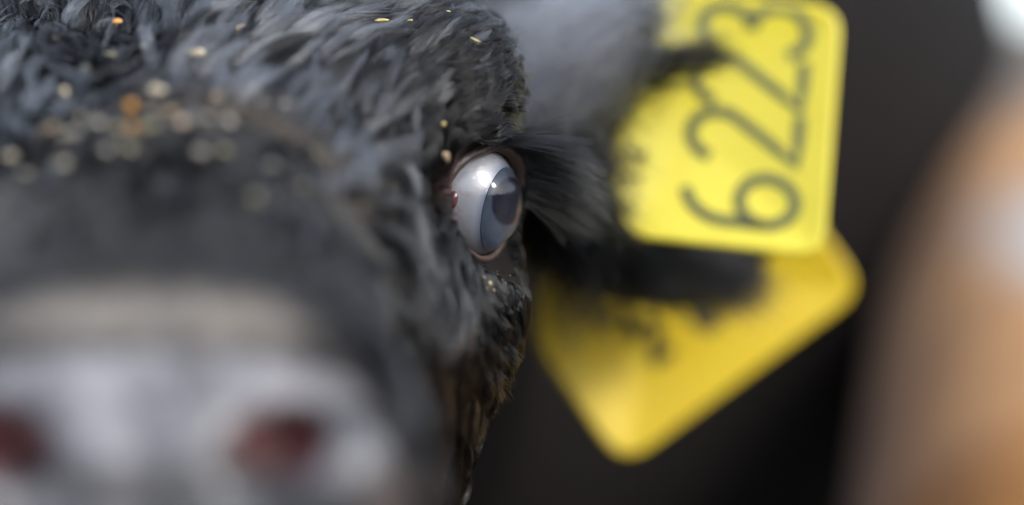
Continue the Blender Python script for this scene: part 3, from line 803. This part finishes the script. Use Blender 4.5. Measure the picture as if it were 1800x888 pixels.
def make_tag(loc, R, poly, mat, th=.0016):
    e = bpy.data.objects.new('ear_tag', None); link(e); e.empty_display_size = .01
    e.matrix_world = Matrix.Translation(Vector(loc) + Vector(UP)) @ R.to_4x4()
    o = outline(poly)
    loft('tag_plate', [(inset(o, .0007), -th/2), (o, -th/2 + .0005), (o, th/2 + .0001), (inset(o, .0006), th/2 + .0005), (inset(o, .0022), th/2 + .0004), (inset(o, .0032), th/2 - .0001)], mat, e)
    return e, th/2
def basis(right, normal):
    r = Vector(right).normalized(); n = Vector(normal); n = (n - r * n.dot(r)).normalized(); u = n.cross(r)
    return Matrix((r, u, n)).transposed()
# front tag: long side upright, its neck to the left, digits turned on their side
YEL1 = plastic('lime yellow tag plastic', (.66, .55, .022), (.75, .64, .040), .33).m
d1 = 1.010
r1 = np.array([1, .03, -.11]); R1 = basis(r1, (.04, -1, .26))
e1, z1 = make_tag(at(1104, 192, d1), R1, [(.0735, -.0468, .011), (.0735, .0468, .011), (.008, .0468, .006), (.008, .0134, .010), (-.0045, -.0125, .008), (-.0045, -.0310, .008), (.004, -.0468, .008)], YEL1)
tag(e1, 'upright lime yellow ear tag with large sideways dark digits 6223', 'ear tag', 'yellow tags in the cow\'s ear')
for ch, yy in (('6', -.0385), ('2', -.0150), ('2', .0055), ('3', .0260)):
    put_glyph(ch, .0630, yy, .041, 90, .0043, z1, e1, asp=.80)
for ch, yy in (('1', -.027), ('2', -.019)):
    put_glyph(ch, .0075, yy, .0075, 90, .0018, z1, e1)
INK2 = M('black worn tag print'); INK2.col(INK2.mix(INK2.noise(120, 4), (.010, .010, .006), (.05, .045, .015))); INK2.set(Roughness=.5)
# rear tag: lower, tilted, darker yellow
YEL2 = plastic('golden yellow tag plastic', (.74, .51, .012), (.79, .58, .018), .42).m
d2 = 1.095
a2 = math.radians(35.5)
rt = np.array([math.sin(a2), .0, -math.cos(a2)])           # from its neck towards its long free edge
R2 = basis(rt, (.02, -1, .22))
# long free edge runs from (1085,825) to (1530,500); neck upper left
mid_edge = at(1308, 664, d2)
e2, z2 = make_tag(mid_edge - rt * .076, R2, [(.076, -.0585, .013), (.076, .0585, .013), (.017, .0585, .010), (-.020, .020, .012), (-.020, -.020, .012), (.017, -.0585, .010)], YEL2)
tag(e2, 'tilted golden yellow ear tag hanging lower behind the upright one, worn print', 'ear tag', 'yellow tags in the cow\'s ear')
for ch, xx, yy, sz in (('1', .022, -.036, .012), ('7', .033, -.030, .013), ('2', .0445, -.0255, .0155), ('0', .046, -.002, .010), ('1', .046, .008, .010), ('4', .046, .020, .011)):
    put_glyph(ch, xx + .007, yy, sz, 90, .0046, z2, e2, mat=INK2.m)

# ------------------------------------------------------------------ tan cow standing behind on the right
def tan_sdf(p):
    f = rcone(p, (.335, 1.78, .060), (.287, 1.28, -.19), .086, .145)
    f = smin(f, rcone(p, (.36, 1.40, -.24), (.95, 1.85, -.20), .17, .24), .06)
    f = smin(f, rcone(p, (.95, 1.85, -.20), (1.2, 2.05, -.16), .24, .20), .10)
    f = smin(f, rcone(p, (.33, 1.74, .05), (.47, 1.66, .04), .055, .065), .04)
    f = smin(f, rcone(p, (.47, 1.66, .04), (.56, 1.55, -.02), .065, .045), .04)
    for (x, y) in ((.24, 1.34), (.46, 1.30), (1.08, 2.08), (1.24, 1.88)):
        f = smin(f, rcone(p, (x, y, -.38), (x, y, -.62), .075, .045), .06)
        f = smin(f, rcone(p, (x, y, -.62), (x, y - .01, -.88), .042, .032), .03)
        f = smin(f, rcone(p, (x, y - .01, -.89), (x, y - .03, -.925), .036, .044), .02)
    return np.maximum(f, -.945 - p[..., 2])
m = M('tan coat')
tc = m.n('ShaderNodeTexCoord')
def spot(c, r):
    v = m.n('ShaderNodeVectorMath'); v.operation = 'SUBTRACT'; m.l(tc.outputs['Object'], v.inputs[0]); v.inputs[1].default_value = c
    s = m.n('ShaderNodeVectorMath'); s.operation = 'DIVIDE'; m.l(v.outputs[0], s.inputs[0]); s.inputs[1].default_value = r
    ln = m.n('ShaderNodeVectorMath'); ln.operation = 'LENGTH'; m.l(s.outputs[0], ln.inputs[0])
    return m.ramp(ln.outputs['Value'], [(.55, (1, 1, 1)), (1.0, (0, 0, 0))])
c = m.mix(m.ramp(m.noise(9, 5), [(.36, (0, 0, 0)), (.64, (1, 1, 1))]), (.34, .135, .030), (.58, .265, .062))
c = m.mix(spot((.310, 1.80, CZ + .105), (.16, .28, .105)), c, (.15, .12, .092))
c = m.mix(spot((.330, 1.66, CZ + .050), (.045, .10, .035)), c, (.07, .05, .04))
c = m.mix(spot((.297, 1.50, CZ - .006), (.072, .30, .055)), c, (.50, .49, .47))
c = m.mix(spot((.325, 1.42, CZ - .065), (.072, .20, .070)), c, (.27, .20, .145))
m.col(c); m.set(Roughness=.8, Sheen_Weight=.2); m.bump(m.noise(300, 3), .4, .004)
X = axis([(.06, .5, .012), (.5, 1.5, .03)]); Y = axis([(1.08, 1.9, .012), (1.9, 2.6, .03)]); Z = axis([(-.97, -.3, .022), (-.3, .15, .012)])
F = build_sdf(tan_sdf, X, Y, Z); V2, Q2 = surface_nets(F, X, Y, Z)
tc_ = quads_obj('cow', V2 + UP, Q2, m.m)
tag(tc_, 'blurred tan cow with a pale grey patch standing behind the yellow tags', 'cow')

# ------------------------------------------------------------------ crumbs of feed and straw caught in the fur
def crumb_mat(name, c, rough=.35):
    m = M(name); m.col(m.mix(m.noise(500, 3), c, tuple(v * .65 for v in c))); m.set(Roughness=rough); return m.m
CM = dict(orange=crumb_mat('orange grain', (.85, .40, .09)), cream=crumb_mat('cream husk', (.80, .66, .46)), pale=crumb_mat('pale chaff', (.52, .48, .36), .2),
          olive=crumb_mat('olive chaff', (.28, .25, .14)), grey=crumb_mat('grey chaff', (.30, .27, .215), .25), straw=crumb_mat('yellow straw', (.72, .55, .20)), tan=crumb_mat('tan husk', (.50, .36, .22)))
CR = [ # spot, length, width (m), turn, stuff, height over the skin, label
 (227,190,.0058,.0050,0,'orange','round orange grain, brightest crumb in the forehead fur'),
 (278,160,.0075,.0040,-60,'cream','long cream husk just right of the round orange grain'),
 (345,92,.0060,.0042,35,'cream','cream angular flake high on the forehead hair'),
 (333,63,.0055,.0016,85,'orange','thin orange straw bit just above the cream angular flake'),
 (401,213,.0046,.0042,0,'pale','bright pale round crumb at the right end of the crumb band'),
 (481,292,.0040,.0038,0,'pale','lone pale round crumb low on the brow, apart from the rest'),
 (113,161,.0060,.0036,-60,'cream','pale oval husk among the hanging grey locks'),
 (87,226,.0085,.0030,35,'tan','long tan straw bit low in the hanging grey locks'),
 (17,277,.0052,.0045,0,'cream','cream crumb at the outer end of the crumb band'),
 (205,38,.0036,.0026,20,'orange','small orange bit above the dark parting'),
 (668,36,.0058,.0022,25,'straw','yellow straw flake above the brow'),
 (835,70,.0040,.0010,-10,'straw','thin straw sliver on the brow edge'),
 (783,275,.0042,.0028,-35,'tan','tan husk stuck beside the inner eye corner'),
 (722,613,.0028,.0024,0,'olive','dull olive speck on the cheek below the eye'),
]
REST = [(121,237,.0085,.0050,15,'grey'),(93,274,.0070,.0050,40,'pale'),(42,308,.0090,.0055,-50,'grey'),(206,229,.0050,.0046,0,'olive'),(233,226,.0040,.0036,0,'orange'),(270,223,.0052,.0048,0,'olive'),(250,254,.0056,.0048,0,'olive'),
 (318,215,.0052,.0036,60,'tan'),(298,195,.0050,.0034,10,'tan'),(262,198,.0046,.0040,0,'grey'),(169,215,.0060,.0044,50,'grey'),(362,209,.0060,.0046,0,'grey'),(350,248,.0065,.0055,0,'grey'),(396,245,.0046,.0042,0,'olive'),
 (532,330,.0034,.0032,0,'grey'),(444,347,.0046,.0044,0,'olive'),(461,178,.0038,.0032,30,'grey'),(500,183,.0036,.0030,30,'grey'),(557,270,.0030,.0028,0,'olive'),(380,170,.0050,.0036,-30,'tan'),(97,67,.0042,.0030,10,'olive'),
 (254,81,.0036,.0026,60,'pale'),(193,95,.0060,.0024,-60,'olive'),(421,48,.0055,.0022,70,'tan'),(262,68,.0028,.0022,0,'pale'),(150,120,.0040,.0028,0,'olive'),(780,218,.0022,.0015,20,'straw'),(797,672,.0018,.0014,0,'olive'),(695,326,.0024,.0016,20,'olive'),
 (720,36,.0022,.0014,0,'straw'),(788,20,.0016,.0010,0,'straw'),(900,262,.0012,.0009,0,'straw'),(862,498,.0016,.0012,0,'straw'),(868,510,.0013,.0010,0,'tan'),(856,507,.0012,.0009,0,'straw'),(850,487,.0013,.0010,0,'tan'),(300,240,.0048,.0040,0,'olive'),(225,262,.0052,.0046,0,'olive'),(330,232,.0045,.0040,0,'grey'),(180,245,.005,.004,20,'grey'),(140,205,.0045,.0035,0,'olive')]
RL = ['large oblong grey crumb beside the long tan straw bit', 'pale crumb just below the long tan straw bit', 'long grey crumb lowest at the outer end of the crumb band', 'olive crumb touching the underside of the round orange grain',
 'smaller orange grain tucked under the round orange one', 'round olive crumb below the long cream husk', 'dim olive crumb lowest under the two orange grains', 'tilted tan husk midway between the orange grain and the bright pale crumb',
 'small tan husk just under the long cream husk', 'grey crumb touching the right side of the round orange grain', 'grey crumb some way left of the round orange grain', 'broad grey crumb just left of the bright pale round crumb',
 'big round grey crumb diagonally below the bright pale round crumb', 'olive crumb straight below the bright pale round crumb', 'dim grey crumb lower right of the lone pale crumb', 'dim olive crumb lower left of the lone pale crumb',
 'left one of two grey crumbs on the forehead above the lone pale crumb', 'right one of two grey crumbs on the forehead above the lone pale crumb', 'dim olive crumb to the right of the lone pale crumb', 'tan husk above the bright pale round crumb',
 'olive crumb high above the pale oval husk', 'small whitish crumb straight above the round orange grain', 'long olive chaff piece in the dark parting', 'upright tan sliver high on the forehead hair', 'tiny whitish speck higher still above the round orange grain',
 'olive crumb between the parting and the pale oval husk', 'straw speck on the brow above the inner eye corner', 'tiny olive speck lowest on the cheek below the eye', 'small olive crumb left of the inner eye corner',
 'straw speck just right of the yellow straw flake', 'tiny straw speck topmost near the brow edge', 'tiny straw speck at the root of the upper lashes'] + ['tiny crumb on the bare pouch under the eye'] * 4 + [
 'olive crumb at the bottom middle of the crumb band', 'dim olive crumb below the smaller orange grain', 'grey crumb right under the tilted tan husk', 'grey crumb at the lower left of the round orange grain', 'olive crumb right above the large oblong grey crumb']
assert len(RL) == len(REST)
ico_u = [(math.sin(a) * math.cos(b), math.sin(a) * math.sin(b), math.cos(a)) for a in np.linspace(0, math.pi, 8) for b in np.linspace(0, 2 * math.pi, 12, endpoint=False)]
Iu = np.arange(96).reshape(8, 12); Ju = np.roll(Iu, -1, 1); FU = np.stack([Iu[:-1], Iu[1:], Ju[1:], Ju[:-1]], -1).reshape(-1, 4)
want = np.array([q[:2] for q in CR + REST], float); aim = want.copy()
for _ in range(5):                                                     # each crumb rests on top of the hair, a little above the skin
    hits = hits_at(aim); gr = grad(head_sdf, hits.astype(np.float32)).astype(float)
    ec = np.linalg.norm(hits - EYE_C, axis=1) < .032
    lift_ = np.where(ec, .0012, np.where(hits[:, 1] > .78, np.where(hits[:, 2] > .02, .0085, .0045), .004))
    posn = hits + gr * lift_[:, None]
    now = np.stack([900 + 5000 * posn[:, 0] / posn[:, 1], 444 - 5000 * posn[:, 2] / posn[:, 1]], 1)
    aim = aim + np.clip(want - now, -25, 25) * .8
for k, (q, h0) in enumerate(zip(CR + REST, hits)):
    if h0[1] > 1.1: continue
    px, py, ln, wd_, an, mt = q[:6]
    g = gr[k]; eyeclose = ec[k]; pos = posn[k]
    fac = h0[1] / .9 * (.80 if not eyeclose else 1); U_ = np.array(ico_u)
    U_ = U_ * (1 + .34 * vnoise(U_ * 1.0 + k * 7, 2.8, k)[:, None])
    ca, sa = math.cos(math.radians(an)), math.sin(math.radians(an))
    X1 = np.array([ca, 0, sa]); X3 = g; X2 = np.cross(X3, X1); X2 /= np.linalg.norm(X2); X1 = np.cross(X2, X3)
    Pc = U_[:, :1] * X1 * ln/2 * fac + U_[:, 1:2] * X2 * wd_/2 * fac + U_[:, 2:] * X3 * wd_ * .26
    nm = 'straw_bit' if mt == 'straw' else 'feed_crumb'
    o = quads_obj(nm, Pc, FU, CM[mt]); o.location = Vector(pos + UP)
    if k < len(CR): tag(o, q[6], 'crumb', 'crumbs caught in the black fur')
    else: tag(o, RL[k - len(CR)], 'crumb', 'crumbs caught in the black fur')

# fine straw dust on the brow, lid and pouch under the eye
pp = np.concatenate([rng.normal((850, 90), (50, 55), (120, 2)), rng.normal((862, 500), (10, 12), (26, 2)), rng.normal((640, 40), (120, 30), (110, 2)), rng.normal((250, 70), (130, 55), (120, 2)), rng.normal((250, 220), (110, 30), (160, 2)), rng.normal((880, 600), (12, 40), (26, 2))])
hp = hits_at(pp); hp = hp[hp[:, 1] < 1.0]; gg = grad(head_sdf, hp.astype(np.float32)).astype(float)
Vd_, Fd = [], []
tet = np.array([(1, 0, 0), (-.6, .6, 0), (-.4, -.7, .1), (0, 0, .7), (0, 0, -.5)])
for h0, g in zip(hp, gg):
    if np.linalg.norm(h0 - EYE_C) < .0215: continue
    a = rng.normal(size=3); a /= np.linalg.norm(a); b_ = np.cross(a, g); b_ /= max(np.linalg.norm(b_), 1e-6); c_ = np.cross(a, b_)
    sz = rng.uniform(.00015, .00036); o = len(Vd_) * 5
    Vd_.append(h0 + g * rng.uniform(.001, .004) + (tet[:, :1] * a * rng.uniform(1, 2) + tet[:, 1:2] * b_ + tet[:, 2:] * c_) * sz)
    Fd += [(o, o+1, o+3), (o+1, o+2, o+3), (o+2, o, o+3), (o+1, o, o+4), (o+2, o+1, o+4), (o, o+2, o+4)]
tag(mesh_obj('dust', np.concatenate(Vd_) + UP, Fd, CM['straw'], None, False), 'fine straw dust sprinkled over the brow and eyelid fur', kind='stuff')
